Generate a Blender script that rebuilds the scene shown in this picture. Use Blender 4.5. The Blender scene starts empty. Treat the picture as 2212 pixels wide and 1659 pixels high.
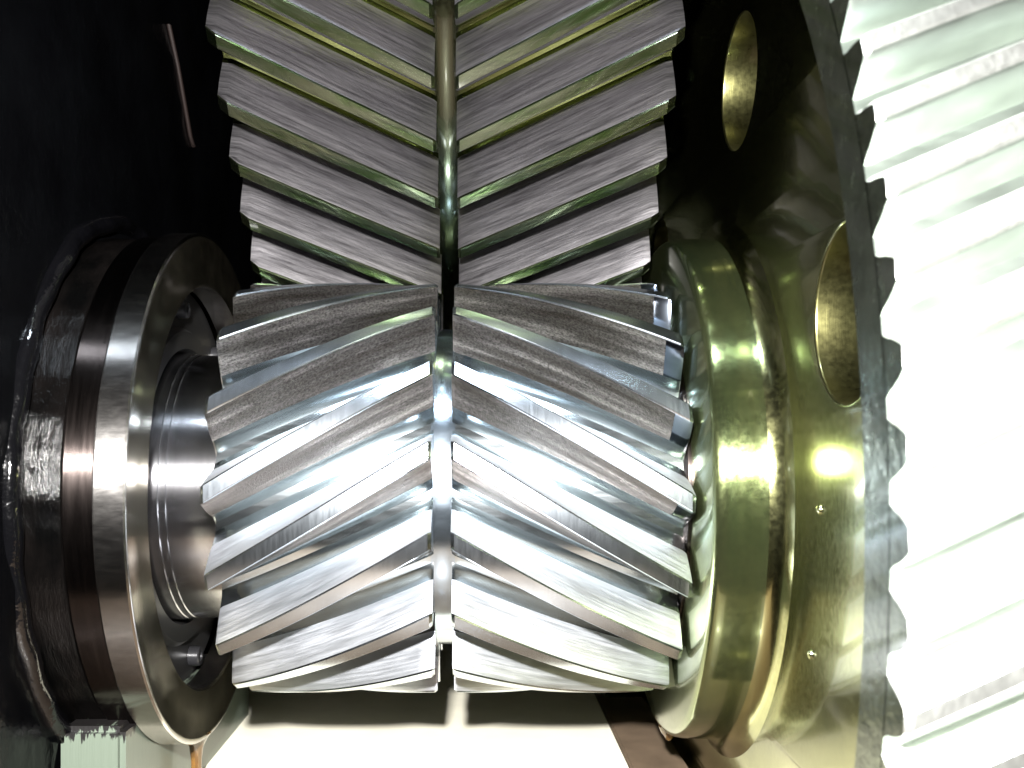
import bpy, bmesh, math, random
from math import sin, cos, radians as R, pi, hypot
random.seed(4)
S = 0.025                      # metres per drawing unit: the pinion face is about 0.24 m wide
scn = bpy.context.scene
col = scn.collection

# ------------------------------------------------------------------ camera
cam = bpy.data.cameras.new("camera"); camo = bpy.data.objects.new("camera", cam); col.objects.link(camo)
camo.location = (0, 0, 0); camo.rotation_euler = (R(90), 0, 0)
cam.sensor_width = 36.0; cam.lens = 36.0 * 2117 / 2212
cam.shift_x = (1106 - 1027.1) / 2212; cam.shift_y = (946 - 829.5) / 2212
cam.clip_start = 0.005; cam.clip_end = 50
cam.dof.use_dof = True; cam.dof.focus_distance = 20.3 * S; cam.dof.aperture_fstop = 16
scn.camera = camo

# ------------------------------------------------------------------ world and lamps
w = bpy.data.worlds.new("World"); scn.world = w; w.use_nodes = True
bg = w.node_tree.nodes["Background"]; bg.inputs[0].default_value = (0.75, 0.72, 0.62, 1); bg.inputs[1].default_value = 0.04

def lamp(name, kind, loc, power, color, size, aim=None, size_y=None):
    l = bpy.data.lights.new(name, kind); o = bpy.data.objects.new(name, l); col.objects.link(o)
    o.location = [c * S for c in loc]; l.energy = power; l.color = color
    if kind == 'POINT': l.shadow_soft_size = size * S
    else:
        l.size = size * S
        if size_y: l.shape = 'RECTANGLE'; l.size_y = size_y * S
        from mathutils import Vector
        d = Vector(aim) - Vector(loc); o.rotation_euler = d.to_track_quat('-Z', 'Y').to_euler()
    return o
lamp("camera_flash", 'POINT', (-1.0, -0.3, 3.5), 130.0, (1.0, 0.98, 0.96), 0.45)
lamp("hatch_daylight", 'AREA', (-1.0, 9.0, 19.0), 2.4, (0.78, 0.89, 1.0), 4.5, (-1.0, 22, -1), 1.8)
scn.view_settings.view_transform = 'Standard'; scn.view_settings.look = 'None'
scn.view_settings.exposure = 0.0; scn.view_settings.gamma = 1.0

# ------------------------------------------------------------------ materials
def mat(name, base=(.5, .5, .5), rough=.4, metal=1.0, coat=0.0, coat_tint=(1, 1, 1), coat_rough=.08, spec=.5):
    m = bpy.data.materials.new(name); m.use_nodes = True
    b = m.node_tree.nodes["Principled BSDF"]
    b.inputs["Base Color"].default_value = (*base, 1); b.inputs["Roughness"].default_value = rough
    b.inputs["Metallic"].default_value = metal; b.inputs["Specular IOR Level"].default_value = spec
    b.inputs["Coat Weight"].default_value = coat; b.inputs["Coat Tint"].default_value = (*coat_tint, 1)
    b.inputs["Coat Roughness"].default_value = coat_rough
    return m
class G:
    """small node helper"""
    def __init__(s, m): s.m = m; s.t = m.node_tree; s.b = s.t.nodes["Principled BSDF"]
    def n(s, typ, **kw):
        nd = s.t.nodes.new(typ)
        for k, v in kw.items():
            if k.startswith('i_'): nd.inputs[k[2:].replace('_', ' ')].default_value = v
            else: setattr(nd, k, v)
        return nd
    def l(s, a, b): s.t.links.new(a, b)
    def coords(s, uv=True, scale=(1, 1, 1), rnd=True):
        tc = s.n('ShaderNodeTexCoord'); mp = s.n('ShaderNodeMapping')
        k = 1.0 if uv else 1.0 / S
        mp.inputs['Scale'].default_value = tuple(c * k for c in scale)
        s.l(tc.outputs['UV' if uv else 'Object'], mp.inputs['Vector'])
        if rnd:
            oi = s.n('ShaderNodeObjectInfo'); mu = s.n('ShaderNodeMath', operation='MULTIPLY'); mu.inputs[1].default_value = 37.0
            s.l(oi.outputs['Random'], mu.inputs[0])
            cb = s.n('ShaderNodeCombineXYZ')
            for i in range(3): s.l(mu.outputs[0], cb.inputs[i])
            s.l(cb.outputs[0], mp.inputs['Location'])
        return mp.outputs['Vector']
    def noise(s, vec, scale, detail=4, rough=.6, dist=0.0):
        nd = s.n('ShaderNodeTexNoise'); nd.inputs['Scale'].default_value = scale; nd.inputs['Detail'].default_value = detail
        nd.inputs['Roughness'].default_value = rough; nd.inputs['Distortion'].default_value = dist
        s.l(vec, nd.inputs['Vector']); return nd.outputs['Fac']
    def ramp(s, fac, stops):
        nd = s.n('ShaderNodeValToRGB'); cr = nd.color_ramp
        while len(cr.elements) < len(stops): cr.elements.new(0.5)
        for e, (p, c) in zip(cr.elements, stops):
            e.position = p; e.color = (*c, 1) if len(c) == 3 else c
        s.l(fac, nd.inputs['Fac']); return nd.outputs['Color']
    def mix(s, f, a, b):
        nd = s.n('ShaderNodeMix', data_type='RGBA')
        if isinstance(f, float): nd.inputs['Factor'].default_value = f
        else: s.l(f, nd.inputs['Factor'])
        for sock, v in ((nd.inputs[6], a), (nd.inputs[7], b)):
            if isinstance(v, tuple): sock.default_value = (*v, 1)
            else: s.l(v, sock)
        return nd.outputs[2]
    def math(s, op, a, b=None):
        nd = s.n('ShaderNodeMath', operation=op)
        for i, v in enumerate((a, b)):
            if v is None: continue
            if isinstance(v, (int, float)): nd.inputs[i].default_value = v
            else: s.l(v, nd.inputs[i])
        return nd.outputs[0]
    def bump(s, h, strength, dist, prev=None):
        nd = s.n('ShaderNodeBump'); nd.inputs['Strength'].default_value = strength; nd.inputs['Distance'].default_value = dist * S
        s.l(h, nd.inputs['Height'])
        if prev: s.l(prev, nd.inputs['Normal'])
        s.l(nd.outputs[0], s.b.inputs['Normal']); return nd.outputs[0]
    def base(s, c): s.l(c, s.b.inputs['Base Color'])
    def rough(s, c): s.l(c, s.b.inputs['Roughness'])

def m_gear_flank():
    m = mat("ground flank steel", rough=.42); g = G(m)
    v = g.coords(True, (0.45, 7.0, 1)); n1 = g.noise(v, 1.6, 6, .7, .3)
    v2 = g.coords(True, (1.6, 30.0, 1)); n2 = g.noise(v2, 1.5, 4, .7)
    c = g.ramp(n1, [(.30, (.085, .08, .084)), (.45, (.14, .135, .142)), (.62, (.19, .183, .19))])
    c2 = g.ramp(n2, [(.33, (.55, .53, .53)), (.50, (1, 1, 1))])
    mu = g.n('ShaderNodeMix', data_type='RGBA', blend_type='MULTIPLY'); mu.inputs['Factor'].default_value = .75
    g.l(c, mu.inputs[6]); g.l(c2, mu.inputs[7]); g.base(mu.outputs[2])
    g.rough(g.math('ADD', g.math('MULTIPLY', n1, .22), .31))
    g.bump(n2, .25, .02); return m
def m_gear_land():
    m = mat("oiled gear tooth land", (.30, .31, .26), .26, 1, .5, (.95, .96, .75), .05); g = G(m)
    v = g.coords(True, (.7, 2.2, 1)); n1 = g.noise(v, 1.4, 3, .5, .3)
    g.base(g.ramp(n1, [(.35, (.038, .06, .022)), (.55, (.078, .09, .062))]))
    n2 = g.noise(g.coords(True, (25, 1.2, 1)), 1.0, 2)
    b = g.bump(n2, .06, .01); g.bump(n1, .35, .08, b); return m
def m_pinion_flank():
    m = mat("pitted pinion flank", rough=.34); g = G(m)
    v = g.coords(True, (.30, 3.4, 1)); big = g.noise(v, 1.4, 3, .5, .2)
    pv = g.coords(True, (10.0, 15.0, 1)); pit = g.noise(pv, 2.0, 5, .8)
    fine = g.noise(g.coords(True, (20, 26, 1)), 1.6, 3, .75)
    c = g.ramp(big, [(.30, (.05, .044, .038)), (.50, (.095, .088, .085)), (.70, (.26, .245, .235))])
    c2 = g.ramp(pit, [(.36, (.10, .09, .08)), (.48, (.7, .7, .7)), (.62, (1.3, 1.3, 1.3))])
    mu = g.n('ShaderNodeMix', data_type='RGBA', blend_type='MULTIPLY'); mu.inputs['Factor'].default_value = .85
    g.l(c, mu.inputs[6]); g.l(c2, mu.inputs[7])
    # worn contact patch ends short of the outboard end of each tooth
    tc = g.n('ShaderNodeTexCoord'); sp = g.n('ShaderNodeSeparateXYZ'); g.l(tc.outputs['UV'], sp.inputs[0])
    clean = g.math('GREATER_THAN', g.math('ADD', sp.outputs[0], g.math('MULTIPLY', pit, .06)), 3.93)
    g.base(g.mix(clean, mu.outputs[2], (.14, .16, .19)))
    inv = g.math('SUBTRACT', 1.0, clean)
    g.rough(g.math('ADD', g.math('MULTIPLY', g.math('ADD', g.math('MULTIPLY', fine, .22), .09), inv), .12))
    h = g.math('MULTIPLY', g.math('ADD', pit, g.math('MULTIPLY', fine, .35)), inv)
    g.bump(h, 1.0, .10); return m
def m_steel(name, base, rough, streak=(2, 30, 1), uv=True, amount=.15, coat=0., tint=(1, 1, 1), bump=.08, dist=.01):
    m = mat(name, base, rough, 1, coat, tint); g = G(m)
    n = g.noise(g.coords(uv, streak), 1.0, 4, .6)
    big = g.noise(g.coords(uv, (.5, .9, .9)), 1.0, 3, .6)
    lo = tuple(c * .68 for c in base); hi = tuple(min(1, c * 1.18) for c in base)
    g.base(g.ramp(big, [(.3, lo), (.7, hi)]))
    g.rough(g.math('ADD', g.math('MULTIPLY', n, amount), rough - amount * .5))
    g.bump(n, bump, dist); return m
def m_oil_gold(name="oil filmed hub steel", c0=(.02, .06, .03), c1=(.165, .19, .09), rough=.19, metal=.97):
    m = mat(name, c1, rough, metal, .5, (.97, .97, .85), .06); g = G(m)
    big = g.noise(g.coords(False, (.9, .25, .25), False), 1.0, 4, .6)
    ring = g.noise(g.coords(False, (9, .25, .25), False), 1.0, 5, .7)
    g.base(g.mix(ring, g.ramp(big, [(.35, c0), (.62, c1)]), c1))
    speck = g.noise(g.coords(False, (9, 9, 9), False), 1.0, 2, .6)
    g.rough(g.math('ADD', g.math('MULTIPLY', speck, .18), rough - .08))
    b = g.bump(ring, .12, .02); g.bump(speck, .05, .01, b); return m
def turned(m, a=.8):
    """lathe marks: highlights stretch across the turning direction"""
    g = G(m); t = g.n('ShaderNodeTangent', direction_type='RADIAL', axis='X')
    g.l(t.outputs[0], g.b.inputs['Tangent']); g.b.inputs['Anisotropic'].default_value = a
    g.b.inputs['Anisotropic Rotation'].default_value = .25
    return m
def m_black():
    m = mat("black oily cast iron", (.003, .003, .004), .16, 0, .0); g = G(m)
    n = g.noise(g.coords(False, (.35, .35, .35), False), 1.0, 5, .6)
    f = g.noise(g.coords(False, (2.6, 2.6, 2.6), False), 1.0, 5, .65)
    g.base(g.ramp(n, [(.35, (.0004, .0004, .0005)), (.7, (.001, .0011, .0013))]))
    b = g.bump(n, .3, .3); g.bump(f, .18, .06, b); g.b.inputs['Specular IOR Level'].default_value = .10; return m
def m_wet_brown():
    m = mat("oil wetted dark boss", (.03, .022, .02), .12, 0, .0, spec=.16); g = G(m)
    n = g.noise(g.coords(True, (5, 1.1, 1), False), 1.2, 6, .7)
    p = g.noise(g.coords(True, (.9, .5, 1), False), 1.0, 4, .6)
    g.base(g.ramp(p, [(.4, (.0004, .0004, .0004)), (.65, (.0016, .0013, .0012))]))
    g.bump(n, .7, .06); return m
def m_paint(name, c, rough=.4, n_amt=.12):
    m = mat(name, c, rough, 0, .2); g = G(m)
    n = g.noise(g.coords(False, (.6, .6, .6), False), 1.0, 6, .65)
    g.base(g.ramp(n, [(.3, tuple(x * (1 - n_amt) for x in c)), (.7, tuple(min(1, x * (1 + n_amt)) for x in c))]))
    g.bump(n, .1, .05); return m

M = dict(
    gflank=m_gear_flank(), gland=m_gear_land(),
    gcore=m_steel("oil filled gear root", (.11, .13, .045), .2, (1, 8, 1), True, .1, .5, (.96, .97, .8)),
    ggroove=m_oil_gold("dark oil in gear groove", (.008, .010, .006), (.05, .056, .034), .17, 1.0),
    pflank=m_pinion_flank(),
    pland=m_steel("clean pinion tooth land", (.52, .57, .62), .21, (22, 1.5, 1), True, .10, bump=.05),
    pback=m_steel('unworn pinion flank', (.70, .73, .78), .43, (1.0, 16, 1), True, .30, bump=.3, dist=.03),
    pcore=m_steel("polished pinion root", (.48, .52, .55), .17, (1.0, 9, 1), True, .14, .2, (.9, 1, .95)),
    pgroove=m_steel("blue steel groove", (.42, .50, .58), .18, (1, 3, 1), True, .12, .5),
    journal=m_steel("turned journal steel", (.58, .58, .61), .20, (26, .4, .4), False, .06, bump=.02),
    ring=m_steel("brushed cover steel", (.46, .44, .42), .22, (3, 10, 10), False, .14, bump=.08),
    face=m_steel("polished cover face", (.30, .27, .20), .20, (6, 2, 2), False, .10, bump=.05),
    strip=m_steel("brown oiled steel", (.10, .082, .076), .20, (9, .6, .6), False, .16, bump=.15),
    boss=m_wet_brown(), black=m_black(),
    gold=m_oil_gold(), web=m_oil_gold("oily web steel", (.09, .11, .05), (.34, .34, .17), .18, 1.0),
    bore=m_oil_gold("oily hole wall", (.035, .036, .015), (.10, .095, .042), .3, 1.0),
    wland=m_steel("wheel tooth steel", (.82, .83, .80), .39, (16, 6, 1), True, .12, .4, (.97, 1, .95)),
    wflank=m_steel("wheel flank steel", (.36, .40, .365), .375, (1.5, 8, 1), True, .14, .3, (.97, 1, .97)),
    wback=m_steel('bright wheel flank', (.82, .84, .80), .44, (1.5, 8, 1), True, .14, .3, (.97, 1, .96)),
    rim=m_steel("rim face steel", (.10, .115, .09), .25, (2, 3, 3), False, .2, .5, (.9, .95, .8), bump=.3, dist=.1),
    seal=mat("dark seal rubber", (.004, .004, .004), .35, 0, .0),
    bolt=mat("oily black bolt", (.01, .01, .011), .3, .2, .0),
    floor=m_paint("pale lacquered sump", (.74, .71, .58), .35, .08),
    brown=m_paint("red brown primer", (.10, .072, .048), .45, .3),
    red=m_paint("rust red sealant", (.005, .0022, .0015), .5, .3),
    oil=mat("amber gear oil", (.30, .16, .05), .05, 0, .5),
    dark=m_paint("dark housing paint", (.010, .012, .011), .5, .3),
)
for k, a in (('journal', .93), ('ring', .85), ('strip', .85), ('gold', .85), ('web', .6)): turned(M[k], a)
M['oil'].node_tree.nodes["Principled BSDF"].inputs["Transmission Weight"].default_value = .85

# ------------------------------------------------------------------ object helpers
def link(name, me, parent=None):
    o = bpy.data.objects.new(name, me); col.objects.link(o)
    if parent: o.parent = parent
    return o
def thing(name, label, cat, loc=(0, 0, 0), group=None):
    o = link(name, None); o.location = [c * S for c in loc]; o.empty_display_size = .01
    o['label'] = label; o['category'] = cat
    if group: o['group'] = group
    return o
def tag(o, label=None, cat=None, group=None, kind=None):
    for k, v in (('label', label), ('category', cat), ('group', group), ('kind', kind)):
        if v: o[k] = v
    return o
def finish(bm, name, mats, angle=32):
    bmesh.ops.recalc_face_normals(bm, faces=bm.faces[:])
    me = bpy.data.meshes.new(name)
    for v in bm.verts: v.co *= S
    bm.to_mesh(me); bm.free()
    for m in (mats if isinstance(mats, (list, tuple)) else [mats]): me.materials.append(m)
    for p in me.polygons: p.use_smooth = True
    me.set_sharp_from_angle(angle=R(angle))
    return me
def lathe(name, prof, mats, segs=160, closed=True, jitter=None, midx=None, angle=32):
    """revolve (x, r) about the local X axis; u follows x, v the arc"""
    bm = bmesh.new(); uv = bm.loops.layers.uv.new("UVMap"); rows = []
    for i in range(segs):
        a = 2 * pi * i / segs; row = []
        for k, (x, r) in enumerate(prof):
            dx, dr = jitter(k, a) if jitter else (0, 0)
            row.append(bm.verts.new((x + dx, -(r + dr) * cos(a), (r + dr) * sin(a))))
        rows.append(row)
    n = len(prof); last = n if closed else n - 1
    for i in range(segs):
        A, B = rows[i], rows[(i + 1) % segs]
        for k in range(last):
            k2 = (k + 1) % n
            f = bm.faces.new((A[k], A[k2], B[k2], B[k]))
            if midx: f.material_index = midx(k)
            rr = (prof[k][1] + prof[k2][1]) / 2
            for lp, (kk, ii) in zip(f.loops, ((k, i), (k2, i), (k2, i + 1), (k, i + 1))):
                lp[uv].uv = (prof[kk][0] + prof[kk][1], 2 * pi * ii / segs * rr)
    return finish(bm, name, mats, angle)
def tooth(name, prof, x0, x1, twist, mats, nx=10, ch0=.03, ch1=.03, land_from=None, uoff=0.0, root_to=0, cap=1, back=0):
    """prof: (r, half width) root to tip; swept along X with rotation twist(x)"""
    bm = bmesh.new(); uv = bm.loops.layers.uv.new("UVMap")
    ring = [(r, -h) for r, h in prof] + [(prof[-1][0] + .002, 0)] + [(r, h) for r, h in reversed(prof)]
    vs = [0]
    for a, b in zip(ring, ring[1:]): vs.append(vs[-1] + hypot(b[0] - a[0], b[1] - a[1]))
    rt = prof[-1][0]; secs = []
    def sec(x, cut):
        return x, [(min(r, rt - cut * (1.0 if cut else 0)) if cut else r, h - (cut * .5 if h > 0 else -cut * .5) if abs(h) > cut else h) for r, h in ring]
    secs.append(sec(x0, ch0)); xs0, xs1 = x0 + ch0 * 1.3, x1 - ch1 * 1.3
    for i in range(nx + 1): secs.append(sec(xs0 + (xs1 - xs0) * i / nx, 0))
    secs.append(sec(x1, ch1))
    rows = []
    for x, pts in secs:
        t = twist(x)
        rows.append([bm.verts.new((x, -r * cos(t + h / r), r * sin(t + h / r))) for r, h in pts])
    n = len(ring); kl = land_from if land_from is not None else len(prof) - 2
    for i in range(len(rows) - 1):
        for k in range(n - 1):
            f = bm.faces.new((rows[i][k], rows[i][k + 1], rows[i + 1][k + 1], rows[i + 1][k]))
            f.material_index = 1 if kl <= k < n - 1 - kl else (2 if k < root_to or k >= n - 1 - root_to else (back if k > n // 2 else 0))
            for lp, (ii, kk) in zip(f.loops, ((i, k), (i, k + 1), (i + 1, k + 1), (i + 1, k))):
                lp[uv].uv = (secs[ii][0] - uoff, vs[kk])
    for r_, fl in ((rows[0], 0), (rows[-1], 1)):
        f = bm.faces.new(r_); f.material_index = cap
        for lp, k in zip(f.loops, range(n)): lp[uv].uv = (secs[0 if not fl else -1][0] - uoff, vs[k])
    return finish(bm, name, mats, 28)
def ring_copies(me, parent, angs, name="tooth"):
    for a in angs:
        o = link(name, me, parent); o.rotation_euler = (-a, 0, 0)
def box(bm, c, d, bev=0.0):
    r = bmesh.ops.create_cube(bm, size=1.0); vs = r['verts']
    for v in vs: v.co = (c[0] + v.co.x * d[0], c[1] + v.co.y * d[1], c[2] + v.co.z * d[2])
    if bev:
        es = list({e for v in vs for e in v.link_edges})
        bmesh.ops.bevel(bm, geom=es, offset=bev, segments=2, affect='EDGES')

YA, ZA = 23.649, -1.153          # pinion shaft axis
GY, GZ = 43.883, 28.647          # axis of the big herringbone gear

# ------------------------------------------------------------------ setting
bm = bmesh.new()
lo = [bm.verts.new((x, y, -9.3)) for x, y in ((-7.6, 22), (3.95, 22), (3.95, 48), (-7.6, 48))]
ext = bmesh.ops.extrude_face_region(bm, geom=[bm.faces.new(lo)])
for e in ext['geom']:
    if isinstance(e, bmesh.types.BMVert): e.co.z = -8.5
tag(link("sump_floor", finish(bm, "sump_floor", M['floor'])), kind='structure')
bm = bmesh.new(); box(bm, (4.74, 25.4, -8.95), (1.5, 13.2, 1.0), .06)
tag(link("sump_ledge", finish(bm, "sump_ledge", M['brown'])), kind='structure')
bm = bmesh.new(); box(bm, (0, 34, -16.6), (60, 60, .8))
tag(link("housing_floor", finish(bm, "housing_floor", M['brown'])), kind='structure')
bm = bmesh.new(); box(bm, (0, 82, 20), (90, 1, 80))
tag(link("housing_wall", finish(bm, "housing_wall", M['dark'])), kind='structure')

# left housing wall, cast and oily, with the boss lip standing out of it
def wall_mesh():
    bm = bmesh.new(); NY, NZ = 60, 60; rows = []
    for i in range(NY + 1):
        y = 6 + 58 * i / NY; row = []
        for k in range(NZ + 1):
            z = -16 + 50 * k / NZ; r = hypot(y - YA, z - ZA)
            lip = .14 * math.exp(-((r - 6.25) / .2) ** 2)
            row.append(bm.verts.new((-8.36 + lip + .05 * sin(y * 1.7 + z) * sin(z * 1.3), y, z)))
        rows.append(row)
    front = rows
    for i in range(NY):
        for k in range(NZ): bm.faces.new((rows[i][k], rows[i][k + 1], rows[i + 1][k + 1], rows[i + 1][k]))
    ext = bmesh.ops.extrude_face_region(bm, geom=bm.faces[:])
    for e in ext['geom']:
        if isinstance(e, bmesh.types.BMVert): e.co.x = -11
    return finish(bm, "housing_side_wall", M['black'], 60)
tag(link("housing_side_wall", wall_mesh()), kind='structure')

# ------------------------------------------------------------------ big herringbone gear
RG, HG = 32.28, 1.10; rg = RG - HG
gear = thing("herringbone_gear", "large steel herringbone gear at the top with V-pointing teeth and oily central groove", "gear", (0, GY, GZ))
GX0, GG0, GG1, GX1 = -5.30, -.83, -.40, 4.115
XM = (GG0 + GG1) / 2
gprof = [(rg - .04, .66), (rg + .02, .60), (rg + .09, .555), (rg + .20, .515), (rg + .40, .45), (rg + .65, .355), (RG - .20, .22), (RG - .035, .155), (RG, .125)]
TW = R(4.1) / 4.45
gt = lambda x: TW * (abs(x - XM) - .21)
gm = [M['gflank'], M['gland'], M['gcore']]
ml = tooth("gear_tooth_a", gprof, GX0, GG0, gt, gm, 8, .16, .05, root_to=2)
mr = tooth("gear_tooth_b", gprof, GG1, GX1, gt, gm, 8, .05, .13, root_to=2)
GP = 2 * pi / 147
gang = [R(-44.2) + GP * k for k in range(-14, 34)]
ring_copies(ml, gear, gang); ring_copies(mr, gear, gang)
link("gear_body", lathe("gear_body", [(GX0 + .02, 27), (GX0 + .02, rg), (GG0 - .05, rg), (GG0 + .03, rg - .03), (GG1 - .03, rg - .03), (GG1 + .05, rg), (GX1 - .02, rg), (GX1 - .02, 27)],
     [M['gcore'], M['ggroove']], 420, midx=lambda k: 1 if 2 <= k <= 4 else 0), gear)
link("web", lathe("gear_web", [(-2.2, 5), (-2.2, 27.1), (1.2, 27.1), (1.2, 5)], M['black'], 120), gear)
link("gear_hub", lathe("gear_hub", [(-5, 2.5), (-5, 5.2), (4, 5.2), (4, 2.5)], M['black'], 64), gear)

# ------------------------------------------------------------------ pinion
pin = thing("herringbone_pinion", "smaller steel herringbone pinion with pitted teeth and turned journal, meshing below the large gear", "pinion", (0, YA, ZA))
RP, rr = 4.83, 3.76
PX0, PG0, PG1, PX1 = -5.30, -.86, -.48, 4.25
PM = (PG0 + PG1) / 2
pprof = [(rr - .05, .66), (rr + .01, .60), (rr + .06, .55), (rr + .15, .505), (rr + .32, .455), (rr + .52, .40), (rr + .74, .315), (rr + .92, .235), (RP - .03, .19), (RP, .158)]
PT = R(32.0) / 4.45
pt = lambda x: -PT * (abs(x - PM) - .19)
pm = [M['pflank'], M['pland'], M['pcore'], M['pback']]
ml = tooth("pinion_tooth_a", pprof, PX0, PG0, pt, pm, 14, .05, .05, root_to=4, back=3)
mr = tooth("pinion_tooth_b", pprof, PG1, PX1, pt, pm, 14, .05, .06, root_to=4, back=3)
pang = [R(53.6) - 2 * pi / 17 * k for k in range(17)]
ring_copies(ml, pin, pang); ring_copies(mr, pin, pang)
link("pinion_body", lathe("pinion_body", [(PX0 + .02, 2.9), (PX0 + .02, rr), (PG0 - .06, rr), (PG0 + .04, rr - .02), (PG1 - .04, rr - .02), (PG1 + .06, rr), (PX1 - .02, rr), (PX1 + .05, 3.9), (5.2, 3.9), (5.2, 2.9)],
     [M['pcore'], M['pgroove'], M['strip']], 192, midx=lambda k: 1 if 2 <= k <= 4 else (2 if k >= 6 else 0)), pin)
link("journal", lathe("journal", [(-9.5, 2.6), (-9.5, 3.15), (-6.66, 3.17), (-6.64, 3.15), (-6.50, 3.15), (-6.48, 3.13), (-5.26, 3.13), (-5.26, 2.6)],
     M['journal'], 192), pin)

# ------------------------------------------------------------------ right helical wheel
whl = thing("helical_wheel", "large helical gear wheel at right with golden oily hub, drilled web and bright teeth", "gear wheel", (0, YA, ZA))
HX = 4.36
link("hub", lathe("hub", [(HX, 3.95), (HX, 5.62), (HX + .05, 5.74), (HX + .10, 5.78), (HX + .16, 5.80), (HX + .30, 5.83), (HX + .75, 5.84), (HX + .98, 5.86), (HX + 1.12, 5.93), (HX + 1.23, 6.06), (HX + 1.34, 6.3), (HX + 1.36, 3.95)],
     [M['gold'], M['web']], 256, midx=lambda k: 1 if k >= 7 else 0), whl)
RI, RRT, RTP, WX = 12.45, 13.2, 13.70, 4.43
def wobble(k, a): return 0, 0
link("rim", lathe("rim", [(WX + .03, RI), (WX, RI + .04), (WX, RRT - .02), (9.6, RRT - .02), (9.6, RI), (WX + 1.35, RI - .25), (WX + 1.1, RI - .05)], [M['rim'], M['wflank']], 256, midx=lambda k: 1 if k == 2 else 0), whl)
WEBX = 5.675
def web_mesh():
    cu = bpy.data.curves.new("web", 'CURVE'); cu.dimensions = '2D'; cu.fill_mode = 'BOTH'
    def circ(cy, cz, r, n):
        sp = cu.splines.new('POLY'); sp.points.add(n - 1); sp.use_cyclic_u = True
        for i in range(n): sp.points[i].co = (cy + r * cos(2 * pi * i / n), cz + r * sin(2 * pi * i / n), 0, 1)
    circ(0, 0, RI + .02, 200); circ(0, 0, 5.6, 120)
    for k in range(6):
        a = [R(19.6), R(74.4)][k] if k < 2 else R(74.4) + (k - 1) * R(305.2 / 5)
        circ(-9.175 * cos(a), 9.175 * sin(a), 1.455, 64)
    cu.extrude = .55; cu.bevel_depth = .05; cu.bevel_resolution = 2
    o = bpy.data.objects.new("web_tmp", cu); col.objects.link(o)
    dg = bpy.context.evaluated_depsgraph_get(); me = bpy.data.meshes.new_from_object(o.evaluated_get(dg))
    bpy.data.objects.remove(o)
    bm = bmesh.new(); bm.from_mesh(me)
    for v in bm.verts:
        y, z, x = v.co; v.co = (WEBX + .6 + x, y, z)
    bm.normal_update()
    bmesh.ops.remove_doubles(bm, verts=bm.verts[:], dist=1e-4)
    for f in bm.faces:
        c = f.calc_center_median(); r = hypot(c.y, c.z)
        f.material_index = 1 if abs(f.normal.x) < .75 and 7.4 < r < 11 else 0
    return finish(bm, "web", [M['web'], M['bore']], 40)
link("web", web_mesh(), whl)
WP = 2 * pi / 90
wprof = [(RRT - .05, .40), (RRT + .02, .36), (RRT + .08, .325), (RRT + .2, .285), (RRT + .32, .23), (RTP - .08, .175), (RTP - .025, .14), (RTP, .10)]
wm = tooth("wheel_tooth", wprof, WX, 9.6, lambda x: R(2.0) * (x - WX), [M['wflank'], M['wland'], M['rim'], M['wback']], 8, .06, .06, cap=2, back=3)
ring_copies(wm, whl, [R(4.4) + WP * k for k in range(90)])
for a, r in ((-.2, 7.5), (-19.5, 7.5)):
    o = link("screw_plug", lathe("screw_plug", [(WEBX - .06, .0001), (WEBX - .055, .04), (WEBX - .03, .08), (WEBX + .02, .10)], M['web'], 20, False), whl)
    o.location = (0, -r * cos(R(a)) * S, r * sin(R(a)) * S)

# ------------------------------------------------------------------ bearing cover at the left
cov = thing("bearing_cover", "round brushed steel bearing cover around the journal on the left", "bearing cover", (0, YA, ZA))
RF = 5.96
link("ring", lathe("cover_ring", [(-6.93, 4.75), (-6.93, RF - .02), (-6.90, RF), (-6.37, RF), (-6.335, RF - .03), (-6.33, RF - .07), (-6.335, RF - .14), (-6.345, RF - .17), (-6.33, 5.3), (-6.31, 4.80), (-6.35, 4.75)],
     [M['ring'], M['face']], 256, midx=lambda k: 1 if k >= 5 and k < 10 else 0, angle=22), cov)
link("boss_strip", lathe("boss_strip", [(-7.52, 5.2), (-7.52, 5.86), (-7.49, 5.88), (-6.96, 5.88), (-6.94, 5.86), (-6.94, 5.2)], M['strip'], 256), cov)
link("boss", lathe("boss", [(-8.9, 5.2), (-8.9, 5.9), (-8.5, 5.86), (-7.56, 5.83), (-7.525, 5.78), (-7.525, 5.2)], M['boss'], 256,
     jitter=lambda k, a: (0, .02 * sin(a * 31 + k) * sin(a * 17)) if k in (1, 2, 3) else (0, 0)), cov)
lip = mat("glossy black lip", (.0008, .0008, .001), .10, 0, .3); g = G(lip)
g.bump(g.noise(g.coords(False, (1.6, 1.2, 1.2), False), 1.0, 4, .6), .6, .12)
link("boss_lip", lathe("boss_lip", [(-8.34 + .24 * cos(t), 6.18 + .22 * sin(t)) for t in [2 * pi * i / 14 for i in range(14)]], lip, 200,
     jitter=lambda k, a: (.04 * sin(a * 9) * sin(a * 23), .025 * sin(a * 13 + 1)), angle=80), cov)
pm_ = mat("pale green paint with oil runs", (.3, .36, .28), .4, 0, .2); g = G(pm_)
sp = g.n('ShaderNodeSeparateXYZ'); tc = g.n('ShaderNodeTexCoord'); g.l(tc.outputs['Object'], sp.inputs[0])
run = g.noise(g.coords(False, (7, 1.2, .35), False), 1.0, 4, .7)
edge = g.math('ADD', g.math('MULTIPLY', sp.outputs[2], 1 / S), g.math('MULTIPLY', run, 1.3))
g.base(g.mix(g.math('GREATER_THAN', edge, -4.1), (.055, .068, .052), (.003, .0025, .0025)))
g.bump(run, .2, .05)
bm = bmesh.new(); box(bm, (-7.63, 1.2, -6.4), (1.30, 10.8, 3.6), .12)
link("pedestal", finish(bm, "pedestal", pm_), cov)
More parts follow.
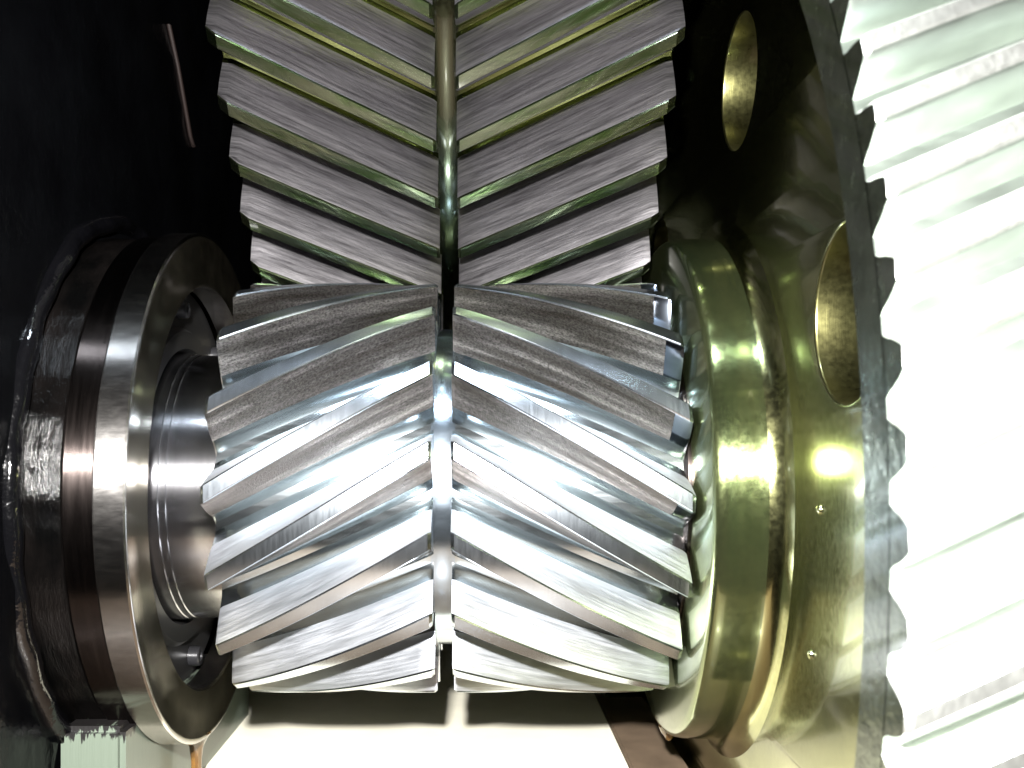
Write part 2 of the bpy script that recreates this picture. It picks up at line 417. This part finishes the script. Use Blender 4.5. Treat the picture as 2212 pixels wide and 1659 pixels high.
link("seal", lathe("seal", [(-7.1, 3.22), (-6.90, 3.3), (-6.90, 3.7), (-7.05, 3.8), (-7.05, 4.74), (-7.4, 4.74), (-7.4, 3.22)], M['seal'], 128), cov)
bme = lathe("cover_bolt", [(-7.04, .24), (-6.80, .24), (-6.77, .21), (-6.77, .11), (-6.88, .10), (-6.88, .0001)], M['bolt'], 24, False)
for k in range(8):
    a = R(38 + 45 * k); o = link("bolt", bme, cov)
    o.location = (0, -4.25 * cos(a) * S, 4.25 * sin(a) * S)

# ------------------------------------------------------------------ small things
def blob(name, pts, m, label, cat, group=None, segs=14):
    """drop: lathe about Z through (x, y): pts (z, r)"""
    bm = bmesh.new(); (x, y), prof = pts; rows = []
    for z, r in prof: rows.append([bm.verts.new((r * cos(2 * pi * i / segs), r * sin(2 * pi * i / segs), z)) for i in range(segs)])
    for a, b in zip(rows, rows[1:]):
        for i in range(segs): bm.faces.new((a[i], a[(i + 1) % segs], b[(i + 1) % segs], b[i]))
    bm.faces.new(rows[0]); bm.faces.new(rows[-1])
    o = link(name, finish(bm, name, m, 60)); o.location = (x * S, y * S, 0)
    return tag(o, label, cat, group)
blob("oil_drip", ((-6.62, YA - .4), [(-7.0, .34), (-7.12, .26), (-7.3, .17), (-7.6, .13), (-8.0, .12), (-8.4, .13), (-8.49, .2)]), M['oil'],
     "dark amber oil drip running down from the bottom of the bearing cover", "oil drip")
blob("oil_drip", ((4.62, YA - .2), [(-6.9, .24), (-7.02, .2), (-7.12, .12), (-7.2, .08), (-7.24, .03)]), M['oil'],
     "oil drip hanging from the bottom of the golden hub", "oil drip")

tb = bmesh.new(); pts = [(26.6, 11.2), (27.4, 10.4), (28.6, 8.8), (28.9, 8.6)]
prev = None
for (y, z) in pts:
    row = [tb.verts.new((-8.32 + .06 * cos(a), y + .09 * sin(a), z)) for a in [2 * pi * i / 8 for i in range(8)]]
    if prev:
        for i in range(8): tb.faces.new((prev[i], prev[(i + 1) % 8], row[(i + 1) % 8], row[i]))
    prev = row
tag(link("sealant_bead", finish(tb, "sealant_bead", M['red'], 60)), "thin rust red bead of sealant on the dark housing wall, left of the large gear", "sealant bead")
